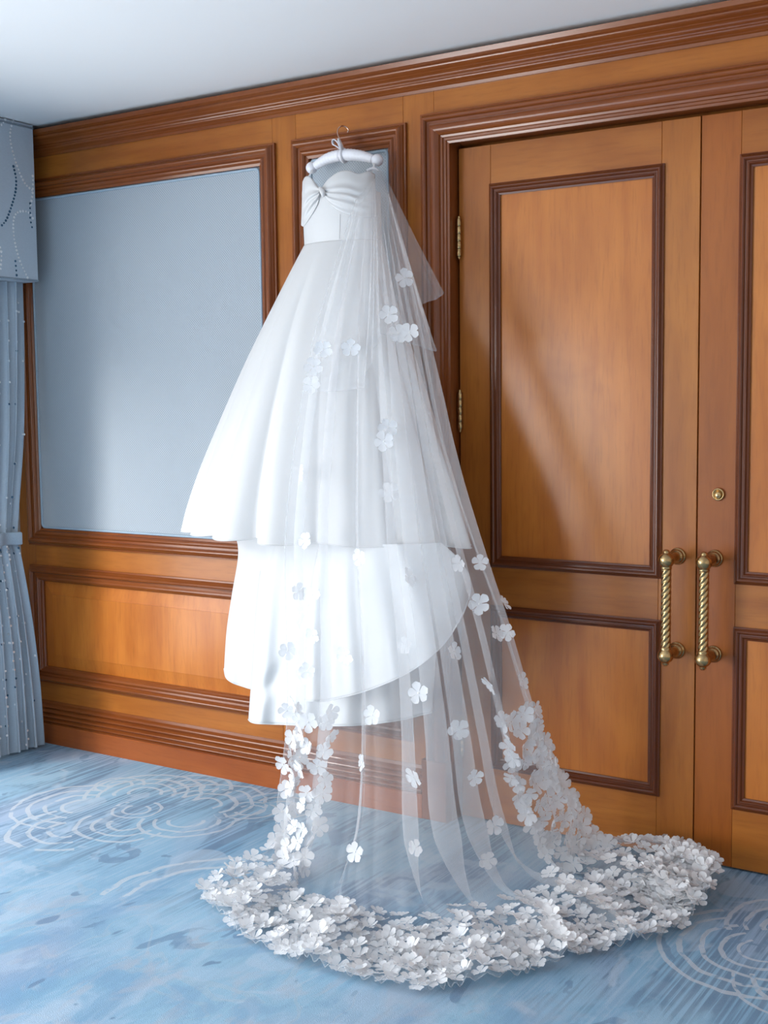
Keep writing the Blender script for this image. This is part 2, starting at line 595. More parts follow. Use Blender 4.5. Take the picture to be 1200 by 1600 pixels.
def fabric_panel(x0, x1, z0, z1):
    # a padded board: the front swells a little and rolls over at its edges
    rings = [(0.0, 0.016), (0.0, 0.004), (0.004, -0.001), (0.012, -0.004), (0.05, -0.006)]
    m = MB()
    R = [round_rect(x0 + d, x1 - d, z0 + d, z1 - d, y) for d, y in rings]
    m.grid(np.array(R), cu=True)
    n = len(R[0])
    m.f.append(tuple(len(m.v) - n + k for k in range(n)))
    o = m.build('fabric_panel', FABRIC, wall_back)
    e = 0.010
    MB().tube(round_rect(x0 + e, x1 - e, z0 + e, z1 - e, -0.006), 0.0055, 6, True).build('piping', PIPING, o, True)
    return o


def raised_panel(x0, x1, z0, z1, bev, parent, y_out=0.008, y_in=-0.006):
    m = MB()
    R = [[(x0 + d, y, z0 + d), (x1 - d, y, z0 + d), (x1 - d, y, z1 - d), (x0 + d, y, z1 - d)]
         for d, y in ((0, y_out), (bev, y_in + 0.003), (bev, y_in), (bev + 0.004, y_in))]
    m.grid(np.array(R), cu=True)
    m.f.append((12, 13, 14, 15))
    return m.build('raised_panel', WOOD_P, parent)


for x0, x1 in ((-4.43, -2.968), (-2.888, -2.374)):
    frame('panel_moulding', x0, x1, 0.911, 2.545, P_FRAME, wall_back)
    fabric_panel(x0 + 0.078, x1 - 0.070, 0.985, 2.468)
    frame('panel_moulding', x0, x1, 0.274, 0.819, P_WAINS, wall_back)
    raised_panel(x0 + 0.073, x1 - 0.073, 0.347, 0.746, 0.061, wall_back)


def run(name, prof, x0, x1, m):
    """straight stick along x: prof = (z, proud)"""
    A = np.array([[x0, -h, z] for z, h in prof])
    B = np.array([[x1, -h, z] for z, h in prof])
    mb = MB().grid(np.stack([A, B]))
    n = len(prof)
    mb.f.append(tuple(range(n)))
    mb.f.append(tuple(range(n, 2 * n))[::-1])
    return structure(mb.build(name, m))


P_CROWN = rnd_prof((2.640, 0), (2.640, 0.010), (2.650, 0.012), (2.654, 0.018), ('arc', 2.656, 0.020, 2.672, 0.032, 0.007), (2.676, 0.034), ('arc', 2.678, 0.038, 2.694, 0.050, -0.006),
                   ('arc', 2.696, 0.052, 2.716, 0.066, 0.010), (2.719, 0.072), (2.722, 0.080), (2.738, 0.084), (2.738, 0))
run('trim_1', P_CROWN, X_L, 2.2, MOULD_H)            # crown moulding under the shadow gap
P_BASE = rnd_prof((0.090, 0.0), (0.090, 0.040), (0.096, 0.043), ('arc', 0.098, 0.036, 0.110, 0.036, 0.006), (0.113, 0.029), ('arc', 0.115, 0.030, 0.130, 0.030, 0.008), (0.133, 0.022),
                  ('arc', 0.135, 0.024, 0.150, 0.022, 0.007), (0.153, 0.014), ('arc', 0.155, 0.016, 0.172, 0.012, 0.006), (0.176, 0.006), (0.188, 0.004), (0.188, 0.0))
run('trim_2', P_BASE, X_L, -2.315, MOULD_H)          # stacked base moulding
run('baseboard_back', [(0.0, 0.0), (0.0, 0.045), (0.086, 0.045), (0.090, 0.041), (0.090, 0.0)], X_L, -2.31, WOOD_RH)

# ---- door casing --------------------------------------------------------------
casing = structure(empty('trim_3', (DM, 0, 0)))
P_CASE = rnd_prof((0, 0), (0, 0.024), (0.006, 0.026), ('arc', 0.008, 0.028, 0.026, 0.034, 0.008), (0.029, 0.026), (0.036, 0.022), (0.040, 0.022), (0.042, 0.030),
                  ('arc', 0.044, 0.034, 0.078, 0.030, 0.010), (0.081, 0.022), (0.088, 0.020), (0.090, 0.014), (0.098, 0.013), (0.100, 0.008), (0.108, 0.006), (0.108, -0.070))
CX0, CX1 = -2.305, D1 + 0.116
frame('casing', CX0, CX1, -0.108, 2.560, P_CASE, casing, 0.0, 'lrt')
for a, b in ((CX0 - 0.006, CX0 + 0.100), (CX1 - 0.100, CX1 + 0.006)):
    MB().box(a, b, -0.046, 0.0, 0, 0.225, 0.003).build('plinth_block', MOULD_V, casing)

# ---- double doors ---------------------------------------------------------------
YD = 0.048


def lathe_part(name, c, axis, prof, parent, m=BRASS, n=20):
    return MB().lathe(c, axis, prof, n).build(name, m, parent, True)


def pull_handle(parent, x, lab):
    h = MB()
    yb = YD - 0.108
    zt, zb_ = 1.029, 0.714
    L = zt - zb_ - 0.044
    rows = []
    for j in range(97):
        w = j / 96
        z = zb_ + 0.022 + L * w
        tw = 2 * PI * 2.7 * w
        rows.append([(x + (0.0136 + 0.0030 * abs(math.cos(2.5 * (a - tw))) ** 0.8) * math.cos(a), yb + (0.0136 + 0.0030 * abs(math.cos(2.5 * (a - tw))) ** 0.8) * math.sin(a), z)
                     for a in [2 * PI * k / 40 for k in range(40)]])
    h.grid(np.array(rows), cu=True)
    root = h.build('pull_handle', BRASS, parent, True)
    root['label'] = lab
    for zc, s in ((zt, 1), (zb_, -1)):
        lathe_part('finial', (x, yb, zc), (0, 0, s), [(-0.030, 0.0), (-0.030, 0.017), (-0.026, 0.019), (-0.022, 0.0165), (-0.020, 0.019), (-0.013, 0.0235), (-0.003, 0.0262), (0.007, 0.0255), (0.015, 0.021),
                                                     (0.021, 0.0135), (0.023, 0.011), (0.026, 0.0115), (0.029, 0.010), (0.033, 0.006), (0.034, 0.0)], root)
        lathe_part('mount', (x, YD, zc), (0, -1, 0), [(0.0, 0.0285), (0.004, 0.0285), (0.007, 0.026), (0.009, 0.0215), (0.012, 0.0225), (0.015, 0.020), (0.020, 0.014), (0.032, 0.0112), (0.060, 0.0112), (0.10, 0.0125)], root)


def hinge(parent, x, z0, z1, lab=None):
    y = YD - 0.010
    L = (z1 - z0)
    sg = -1 if x < DM else 1
    root = MB().box(x + sg * 0.006 - 0.0012, x + sg * 0.006 + 0.0012, y + 0.004, y + 0.048, z0 + 0.012, z1 - 0.012).build('hinge', BRASS, parent)
    k = MB()
    n = 5
    seg = (L - 0.02) / n
    for i in range(n):
        a = z0 + 0.01 + i * seg
        k.lathe((x, y, a), (0, 0, 1), [(0.0003, 0.0094), (0.0012, 0.0102), (seg - 0.0012, 0.0102), (seg - 0.0003, 0.0094)], 14)
    kn = k.build('knuckle', BRASS, root, True)
    kn['kind'] = 'stuff'
    for zc, s in ((z0 + 0.01, -1), (z1 - 0.01, 1)):
        lathe_part('tip', (x, y, zc), (0, 0, s), [(0, 0.0075), (0.002, 0.0085), (0.003, 0.005), (0.005, 0.0065), (0.009, 0.0055), (0.012, 0.0)], root, n=12)


def door(name, x0, x1, hinge_x, handle_x, lab, lock=None):
    d = structure(empty(name, ((x0 + x1) / 2, YD, 0)))
    sw = 0.127
    sm = (WOOD_V, WOOD_V) if hinge_x < DM else (WOOD_R, WOOD_V)
    g = 0.0006
    for (a, b), m in zip(((x0, x0 + sw), (x1 - sw, x1)), sm):
        MB().box(a, b, YD, YD + 0.04, 0.008, 2.440, 0.0012).build('stile', m, d)
    for z0, z1 in ((0.008, 0.225), (0.795, 0.965), (2.29, 2.440)):
        MB().box(x0 + sw + g, x1 - sw - g, YD, YD + 0.04, z0, z1, 0.0012).build('rail', WOOD_H, d)
    for z0, z1 in ((0.206, 0.811), (0.950, 2.305)):
        MB().box(x0 + sw + 0.02, x1 - sw - 0.02, YD + 0.003, YD + 0.03, z0 + 0.02, z1 - 0.02).build('door_panel', WOOD_P, d)
        frame('panel_moulding', x0 + sw - 0.003, x1 - sw + 0.011 if x0 < DM - 0.5 else x1 - sw + 0.003, z0, z1, P_DOOR, d, YD, mv=DARK_V, mh=DARK_H)
    for z0, z1 in ((2.052, 2.204), (1.434, 1.588), (0.231, 0.385)):
        hinge(d, hinge_x, z0, z1)
    pull_handle(d, handle_x, lab)
    if lock:
        lx, lz = lock
        r = lathe_part('lock_cylinder', (lx, YD, lz), (0, -1, 0), [(0, 0.0215), (0.004, 0.0215), (0.008, 0.0205), (0.0095, 0.018), (0.0095, 0.0165), (0.006, 0.0150), (0.006, 0.0)], d)
        lathe_part('lock_core', (lx, YD - 0.005, lz - 0.003), (0, -1, 0), [(0, 0.0105), (0.004, 0.0105), (0.005, 0.0095), (0.005, 0.0)], r)
        dk = NT('keyway_shadow')
        dk.base((0.03, 0.02, 0.01), 0.6)
        MB().box(lx - 0.0012, lx + 0.0012, YD - 0.0112, YD - 0.008, lz - 0.010, lz + 0.002).build('keyway', dk.m, r)
    return d


door('door_1', D0, DM - 0.002, D0 + 0.005, -1.371, 'twisted brass pull handle on the left leaf')
door('door_2', DM + 0.002, D1, D1 - 0.005, -1.247, 'twisted brass pull handle on the right leaf', (-1.237, 1.238))

# ------------------------------------------------------------------ curtain and pelmet
XP = -4.208
pel = empty('curtain_pelmet', (XP, -1.8, 2.085))
tag(pel, 'grey blue fabric curtain pelmet with dotted sequin loops, high in the corner', 'pelmet')
PY0, PY1, PZ0, PZ1 = -3.6, -0.10, 2.085, 2.752
MB().box(X_L + 0.002, XP, PY0, PY1, PZ0, PZ1 - 0.0).build('cover', DRAPE, pel)
for z in (PZ0 + 0.004, PZ1 - 0.012):
    MB().tube([(XP, PY0, z), (XP, PY1, z), (X_L + 0.02, PY1, z)], 0.005, 6).build('piping', PIPING, pel, True)


def disc_trail(name, pts, nrm, r, m, parent, spacing):
    p = resample(np.array(pts), 200)
    d = np.sum(np.linalg.norm(np.diff(p, axis=0), axis=1))
    p = resample(np.array(pts), max(3, int(d / spacing)))
    mb = MB()
    for q in p:
        rr = r * rnd.uniform(0.8, 1.15)
        mb.lathe(q, nrm, [(0.0, rr), (0.0015, rr * 0.9), (0.0022, 0.0)], 7)
    o = mb.build(name, m, parent)
    o['kind'] = 'stuff'
    return o


def on_pelmet(pp):
    out = []
    for px, py in pp:
        d = ray(px, py)
        out.append(CAM + d * ((XP + 0.001 - CAM[0]) / d[0]))
    return out


for pts, m in (([(21, 187), (16, 205), (17, 225), (25, 255), (38, 285), (50, 297)], SEQ_W), ([(43, 434), (30, 405), (22, 372), (21, 345), (26, 333), (36, 330), (46, 333), (51, 341)], SEQ_W),
               ([(-2, 380), (2, 395), (1, 420)], SEQ_W), ([(3, 352), (10, 343), (17, 325), (24, 300), (25, 280), (21, 260)], SEQ_B), ([(8, 187), (2, 195)], SEQ_W),
               ([(47, 318), (47, 340), (50, 355)], SEQ_B), ([(26, 430), (24, 408)], SEQ_B), ([(51, 275), (51, 300), (48, 320)], SEQ_W)):
    disc_trail('sequin_trail', on_pelmet(pts), (1, 0, 0), 0.0056, m, pel, 0.0145)

cur = empty('curtain', (-4.30, -0.45, 0))
tag(cur, 'silvery blue curtain gathered by a tieback, sequinned, falling to the carpet', 'curtain')
# rows: z, near-wall edge y, room edge y, pleat depth
CR = [(2.0835, -0.130, -0.80, 0.028), (1.80, -0.135, -0.79, 0.028), (1.45, -0.155, -0.77, 0.026), (1.15, -0.195, -0.72, 0.022), (0.99, -0.215, -0.68, 0.016), (0.95, -0.218, -0.67, 0.015),
      (0.88, -0.200, -0.68, 0.020), (0.60, -0.16, -0.72, 0.030), (0.30, -0.130, -0.76, 0.036), (0.012, -0.115, -0.78, 0.040)]
cr = crom(np.array(CR), 70)
NU = 240
rows = []
for z, ya_, yb_, dp in cr:
    r_ = []
    for i in range(NU):
        u = i / (NU - 1)
        ph = 2 * PI * (13 * u + 0.35 * math.sin(5 * u) + 0.05 * math.sin(3 * z))
        y = ya_ + (yb_ - ya_) * u + 0.25 * dp * math.sin(2 * ph)
        x = -4.285 - 0.3 * dp + dp * math.cos(ph) * (0.75 + 0.25 * math.sin(9 * u + 1)) + 0.006 * math.sin(40 * u + 2 * z)
        r_.append((x, y, z + (0.006 * math.cos(ph) if z < 0.05 else 0)))
    rows.append(r_)
CUR = np.array(rows)
drape = MB().grid(CUR).build('drape', DRAPE, cur, True)
tb = []
for k in range(60):
    u = k / 59
    j = 38
    tb.append((-4.262 + 0.014 * math.cos(2 * PI * 4 * u), -0.212 - 0.47 * u, 0.968 + 0.02 * u))
P2 = np.array([[(x + s_ * 0.002, y, z + h_) for x, y, z in tb] for h_, s_ in ((-0.028, 0), (-0.024, 3), (0.024, 3), (0.028, 0))])
MB().grid(P2).build('tieback', PIPING, cur, True)
mbw, mbb = MB(), MB()
for k in range(420):
    j, i = rnd.randrange(3, 67), rnd.randrange(2, 150)
    q = CUR[j, i] + np.array([0.0025, 0, 0])
    (mbw if rnd.random() < 0.72 else mbb).lathe(q, (1, rnd.uniform(-0.4, 0.4), 0.2), [(0, 0.0055), (0.002, 0.005), (0.003, 0)], 6)
for i0, sl in ((30, 2.0), (70, -1.6), (110, 2.4), (150, -2.0)):
    for j in range(44, 69):
        i = int(i0 + sl * (j - 44))
        if 0 <= i < NU:
            mbw.lathe(CUR[j, i] + np.array([0.003, 0, 0]), (1, 0, 0.2), [(0, 0.006), (0.002, 0.0055), (0.003, 0)], 6)
for m_, mt in ((mbw, SEQ_W), (mbb, SEQ_B)):
    o = m_.build('sequins', mt, cur)
    o['kind'] = 'stuff'

# ------------------------------------------------------------------ hanger
hang = empty('padded_hanger', (-2.60, -0.085, 2.42))
tag(hang, 'white padded satin hanger with a copper wire hook, holding the gown', 'hanger')
YH = -0.085
hk = [at(px, py, y) for px, py, y in ((538, 236, YH), (536, 228, YH), (531, 218, YH), (527.5, 209, YH), (528, 202, YH + 0.006), (532, 197.5, YH + 0.015), (537, 197, YH + 0.028), (541.5, 199, YH + 0.036), (544.5, 203, YH + 0.040), (543, 207, YH + 0.040))]
MB().tube(resample(np.array(hk), 40), 0.0026, 8).build('hook', WIRE, hang, True)
arm = np.array([at(px, py, YH) for px, py in ((493, 259.5), (500, 254.5), (513, 247.5), (530, 243), (548, 242), (565, 244), (577, 247), (583, 249.5))])
ac = resample(arm, 60)
rad = np.array([0.0215 * (1 - 0.30 * abs(2 * k / 59 - 1) ** 2) * (1 + 0.05 * math.sin(k * 2.1)) - (0.004 if 27 <= k <= 30 else 0) for k in range(60)])
MB().tube(ac, rad, 14).build('padded_arm', PADDED, hang, True)
for p in (arm[0], arm[-1]):
    q = p + (p - arm[3]) / np.linalg.norm(p - arm[3]) * 0.018
    MB().lathe(q, (1, 0, 0), [(0.022 * -math.cos(PI * k / 10), 0.022 * math.sin(PI * k / 10)) for k in range(11)], 16).build('end_ball', PADDED, hang, True)
mid = at(537, 243, YH)
MB().tube(resample(np.array([mid + np.array([0, 0.021 * math.cos(a), 0.022 * math.sin(a)]) for a in np.linspace(0, 2 * PI, 9)]), 24), 0.007, 8).build('ribbon_wrap', PADDED, hang, True)
bc = at(535, 236, YH - 0.02)
bw = MB()
for sx, L in ((-1, 0.042), (-0.45, 0.034)):
    lp = [bc + np.array([sx * L * w, -0.006 * math.sin(PI * w), 0.010 + 0.030 * (1 - (1 - w) ** 2) + e]) for w, e in ((0, 0), (0.3, 0.004), (0.7, 0.006), (1.0, 0.0), (0.9, -0.014), (0.5, -0.016), (0.1, -0.012))]
    c_ = resample(np.array(lp), 26)
    bw.grid(np.stack([c_ + np.array([0, -0.008, 0]), c_ + np.array([0, -0.003, 0.002]), c_ + np.array([0, 0.008, 0])]))
bow = bw.build('bow', PADDED, hang, True)
bow.modifiers.new('thickness', 'SOLIDIFY').thickness = 0.002

# ------------------------------------------------------------------ gown
dress = empty('wedding_dress', (-2.60, -0.25, 1.1))
tag(dress, 'white satin strapless wedding gown with a twisted bodice, hung on the panelled wall', 'dress')


def ellipse_row(py, L, R, b, gap=0.055):
    """cross-section of a hanging tube whose outline meets pixel columns L and R"""
    yc = -(b + gap)
    pl, pr = at(L, py, yc), at(R, py, yc)
    c = at((L + R) / 2, py, yc)
    depth = float((c - CAM) @ _f)
    w = (R - L) / 2 * depth / FPX
    d = c - CAM
    th = math.atan2(-d[0], d[1])
    a = math.sqrt(max(w * w - (b * math.sin(th)) ** 2, 1e-4)) / math.cos(th)
    return c[0], yc, a, b, c[2]


# bodice: one elliptical tube from bust to waist
BR = [(270, 473, 592, 0.096), (300, 471, 594, 0.100), (340, 473, 595, 0.098), (384, 475, 597, 0.094)]
bod = crom(np.array([ellipse_row(*r) for r in BR]), 30)


def bod_at(z):
    zs = bod[:, 4]
    return [np.interp(-z, -zs, bod[:, k]) for k in range(4)]


def on_bodice(px, py, off=0.0):
    """where the line of sight meets the bodice surface (front side)"""
    d = ray(px, py)
    d = d / np.linalg.norm(d)
    z = at(px, py, -0.22)[2]
    for _ in range(3):
        cx, cy, a, b = bod_at(z)
        a, b = a + off, b + off
        ox, oy = (CAM[0] - cx) / a, (CAM[1] - cy) / b
        dx, dy = d[0] / a, d[1] / b
        A, B, C = dx * dx + dy * dy, 2 * (ox * dx + oy * dy), ox * ox + oy * oy - 1
        disc = B * B - 4 * A * C
        t = (-B - math.sqrt(disc)) / (2 * A) if disc > 0 else -B / (2 * A)
        p = CAM + d * t
        z = p[2]
    return p


NF = 120
top_py = lambda a: 0
rows = []
zt_of = []
for i in range(NF):
    a = 2 * PI * i / NF
    # sweetheart top edge: high over each cup, low at the centre front and at the back
    fr = max(0.0, math.sin(a))
    ct = math.cos(a)
    dip = math.exp(-(ct / 0.22) ** 2) * (1 if math.sin(a) > 0 else 0)
    zt_of.append(2.335 - 0.055 * dip - 0.03 * (1 - fr) - 0.02 * abs(ct) ** 3)
zw = bod[-1, 4]
for j in range(26):
    v = j / 25
    r_ = []
    for i in range(NF):
        a = 2 * PI * i / NF
        dipw = -0.018 * max(0, math.sin(a)) ** 2
        z = zt_of[i] + (zw + dipw - zt_of[i]) * v
        cx, cy, A_, B_ = bod_at(z)
        r_.append((cx + A_ * math.cos(a), cy - B_ * math.sin(a), z))
    rows.append(r_)
bodice = MB().grid(np.array(rows), cu=True).build('bodice', SATIN, dress, True)
bodice.modifiers.new('thickness', 'SOLIDIFY').thickness = 0.003
# waist seam and a princess seam
MB().tube([np.array(p) + np.array([0, 0, 0.0]) for p in rows[-1]], 0.0022, 6, True).build('waist_seam', SATIN, bodice, True)
MB().tube([on_bodice(531.5 - 1.2 * w, 335 + 38 * w, 0.0006) for w in np.linspace(0, 1, 12)], 0.0009, 5).build('seam', SATIN, bodice, True)


def cup(name, top, bot, nridge, amp, off0, off1):
    """draped cloth fanning out from the centre knot: top and bottom edges in order from the knot outward"""
    n, m = 60, 49
    tp, bt = resample(np.array(top, float), n), resample(np.array(bot, float), n)
    R = []
    for j in range(m):
        v = j / (m - 1)
        r_ = []
        for i in range(n):
            u = i / (n - 1)
            w = v + 0.05 * math.sin(PI * u) * math.sin(2 * PI * v)
            px, py = tp[i] * (1 - w) + bt[i] * w
            env = math.sin(PI * min(1, max(0, v))) ** 0.5
            h = off0 + (off1 - off0) * math.sin(PI * u) ** 0.7 * env
            ridge = amp * math.sin(2 * PI * (nridge * v ** 1.35 + 0.12 * math.sin(4 * u))) * min(1, 0.35 + v) * (0.4 + 0.6 * math.sin(PI * min(1, u * 1.1)))
            r_.append(on_bodice(px, py, max(0.001, (h + ridge) * (env * 0.9 + 0.1))))
        R.append(r_)
    o = MB().grid(np.array(R)).build(name, SATIN, dress, True)
    s_ = o.modifiers.new('thickness', 'SOLIDIFY')
    s_.thickness = 0.0025
    return o


cup('draped_cup', [(501, 297), (507, 287), (516, 277), (530, 268), (545, 266), (560, 271), (575, 268), (586, 272)],
    [(501, 302), (507, 308), (514, 318), (526, 328), (542, 335), (560, 339), (576, 340), (590, 338)], 4.2, 0.0052, 0.006, 0.017)
cup('draped_cup', [(499, 294), (494, 288), (489, 281), (484, 276), (480, 275), (476, 277), (472.5, 284)],
    [(500, 303), (497, 318), (490, 332), (483, 343), (478, 350), (474, 354), (470.5, 352)], 3.2, 0.0052, 0.006, 0.014)
kn = []
for k in range(14):
    w = k / 13
    kn.append(on_bodice(499 + 6 * math.sin(w * 2.0), 293 + 14 * w, 0.012 + 0.006 * math.sin(PI * w)))
MB().tube(np.array(kn), [0.004 + 0.006 * math.sin(PI * k / 13) for k in range(14)], 12).build('twist_knot', SATIN, dress, True)
for px0, px1, y0, y1 in ((487, 479, 265, 280), (584, 580, 254, 272)):
    a_, b_ = at(px0, y0, -0.10), at(px1, y1, -0.13)
    lp = resample(np.array([a_, (a_ + b_) / 2 + np.array([0.004, 0, 0]), b_]), 12)
    MB().grid(np.stack([lp + np.array([-0.004, 0, 0]), lp + np.array([0.004, 0, 0])])).build('hanging_loop', SATIN, dress, True)

# overskirt: full tube flaring from the waist, soft godet folds, hem higher at the front
AR = [(381, 474, 597, 0.095), (405, 461, 603, 0.110), (435, 445, 609, 0.126), (500, 411, 625, 0.155), (571, 375, 648, 0.180), (662, 333, 674, 0.205), (737, 300, 696, 0.222), (800, 277, 711, 0.232), (838, 267, 718, 0.236)]
ar = crom(np.array([ellipse_row(*r) for r in AR]), 90)
NF = 480
rows = []
for j, (cx, cy, a, b, z) in enumerate(ar):
    v = j / (len(ar) - 1)
    r_ = []
    for i in range(NF):
        an = 360 * i / NF
        th = math.radians(an)
        # rounded godets with tight valleys; a broad one at the front left
        w1 = 7.5 * th + 0.7 * math.sin(2 * th + 0.5) + 0.5 * math.sin(3 * th)
        q = abs(math.sin(w1)) ** 0.8 * (0.75 + 0.25 * math.sin(3.3 * th + 2))
        q2 = math.sin(23 * th + 2 * math.sin(th)) * 0.07
        q3 = -0.55 * math.exp(-((an - 101) / 5.0) ** 2) + 0.40 * math.exp(-((an - 92) / 7.0) ** 2)
        amp = 0.17 * v ** 1.25
        if an > 180:
            amp *= 0.25
        k = 1 + amp * (q - 0.62 + q2 + q3)
        x, y = cx + a * k * math.cos(th), cy - b * k * math.sin(th)
        y = min(y, -0.05)
        r_.append((x, y, z - 0.012 * v * (q - 0.5)))
    rows.append(r_)
SK = np.array(rows)
sk = MB().grid(SK, cu=True).build('overskirt', SATIN, dress, True)
sk.modifiers.new('thickness', 'SOLIDIFY').thickness = 0.003
hem = SK[-1] * 0.999 + SK[-6] * 0.001
MB().tube(hem[::2], 0.0022, 6, True).build('hem', SATIN, sk, True)


def sheet(name, top, left, right, bottom, yfun, m, nu=90, nv=60, folds=()):
    """cloth panel: outline in pixel columns, its depth into the room given by yfun(u, v)"""
    T, B = resample(np.array(top, float), nu), resample(np.array(bottom, float), nu)
    Lf, Rt = resample(np.array(left, float), nv), resample(np.array(right, float), nv)
    R = []
    for j in range(nv):
        v = j / (nv - 1)
        r_ = []
        for i in range(nu):
            u = i / (nu - 1)
            p = (1 - v) * T[i] + v * B[i] + (1 - u) * Lf[j] + u * Rt[j] - ((1 - u) * (1 - v) * T[0] + u * (1 - v) * T[-1] + (1 - u) * v * B[0] + u * v * B[-1])
            r_.append(at(p[0], p[1], yfun(u, v)))
        R.append(r_)
    R = np.array(R)
    o = MB().grid(R).build(name, m, dress, True)
    o.modifiers.new('thickness', 'SOLIDIFY').thickness = 0.003
    MB().tube(R[-1], 0.0024, 6).build('hem', m, o, True)
    return o


g = lambda u, c, w: math.exp(-((u - c) / w) ** 2)
# back piece of the train, showing at the left
sheet('train_panel', [(368, 836), (400, 838), (450, 838)], [(368, 836), (372, 868), (362, 930), (354, 985), (350, 1045)], [(450, 838), (450, 950), (450, 1085)],
      [(350, 1045), (353, 1058), (362, 1066), (378, 1072), (400, 1078), (450, 1085)],
      lambda u, v: -0.13 - 0.16 * math.sin(PI / 2 * min(1, u * 1.3)) + 0.022 * math.sin(16 * u + 2) * v, LINING)
# centre underskirt
sheet('underskirt', [(418, 838), (520, 846), (690, 850)], [(418, 838), (405, 900), (399, 960), (394, 1040), (388, 1124)], [(690, 850), (684, 980), (675, 1113)],
      [(388, 1124), (398, 1130), (440, 1132), (500, 1134), (560, 1133), (620, 1126), (675, 1113)],
      lambda u, v: -0.20 - 0.13 * math.sin(PI * (0.08 + 0.9 * u)) ** 0.7 - 0.03 * v - 0.040 * (g(u, 0.06, 0.06) + 0.8 * g(u, 0.30, 0.07) + 0.7 * g(u, 0.52, 0.08) + 0.6 * g(u, 0.75, 0.08)) * (0.4 + v)
      + 0.010 * g(v - 0.9 * (0.35 - u) * 1.5, 0.45, 0.06) * g(u, 0.12, 0.15), LINING)
# front sweep of the train, its hem rising to the right
sheet('train_panel', [(500, 842), (600, 850), (690, 848)], [(500, 842), (488, 900), (478, 980), (476, 1094)], [(690, 848), (716, 872), (733, 898), (736, 922)],
      [(476, 1094), (500, 1096), (530, 1091), (580, 1077), (640, 1050), (690, 1010), (722, 962), (736, 922)],
      lambda u, v: -0.36 - 0.10 * math.sin(PI * (0.12 + 0.80 * u)) ** 0.8 - 0.05 * v * (1 - u) - 0.036 * (g(u, 0.03, 0.05) + 0.7 * g(u, 0.22, 0.06) + 0.8 * g(u, 0.42, 0.08) + 0.7 * g(u, 0.63, 0.08)) * (0.3 + v)
      + 0.05 * v * g(u, 1.0, 0.25), LINING)

# ------------------------------------------------------------------ veil
veil = empty('bridal_veil', (-2.2, -0.5, 0))
tag(veil, 'long sheer tulle veil scattered with white fabric blossoms, draped over the gown to the carpet', 'veil')
NS, NTT = 420, 200
ROWS = [((572, 266, -.12), (583, 263, -.13), (595, 266, -.12)), ((549, 335, -.28), (588, 335, -.30), (616, 332, -.20)), ((521, 430, -.34), (592, 430, -.36), (643, 425, -.24)),
        ((492, 540, -.42), (600, 540, -.45), (668, 522, -.29)), ((465, 710, -.51), (612, 710, -.55), (707, 702, -.35)), ((453, 845, -.57), (622, 850, -.62), (749, 838, -.38)),
        ((455, 980, -.60), (640, 1000, -.66), (798, 975, -.36)), ((456, 1120, -.61), (655, 1150, -.70), (847, 1125, -.29)), ((441, 1240, -.61), (665, 1290, -.71), (890, 1222, -.17))]
FLOORR = [([(424, 1338), (520, 1388), (640, 1408), (730, 1402), (830, 1372), (955, 1330)], 0.02), ([(368, 1370), (480, 1428), (650, 1474), (760, 1462), (900, 1420), (1055, 1345)], 0.015),
          ([(317, 1398), (352, 1440), (400, 1475), (470, 1505), (560, 1530), (700, 1547), (840, 1517), (900, 1495), (1000, 1472), (1065, 1448), (1105, 1418), (1118, 1378)], 0.012)]
ctrl = []
for rw in ROWS:
    P3 = [at(*p) for p in rw]
    s_ = np.linspace(-1, 1, NS)[:, None]
    q = P3[1] + (P3[2] - P3[0]) / 2 * s_ + ((P3[2] + P3[0]) / 2 - P3[1]) * s_ ** 2
    ctrl.append(q)
for poly, z in FLOORR:
    ctrl.append(resample(np.array([atz(x, y, z) for x, y in poly]), NS))
ctrl = np.array(ctrl)                                   # 12 x NS x 3
NC = len(ctrl)
V0 = crom(ctrl, NTT)                                    # NTT x NS x 3
tt = np.linspace(0, NC - 1, NTT)                        # 0 gather .. 8 lower fall .. 9 touchdown .. 11 hem
ss = np.linspace(0, 1, NS)
VE = V0.copy()
rs = np.random.RandomState(3)
nph = 0.9 * np.sin(3.1 * ss * PI) + 0.5 * np.sin(7.3 * ss + 1)
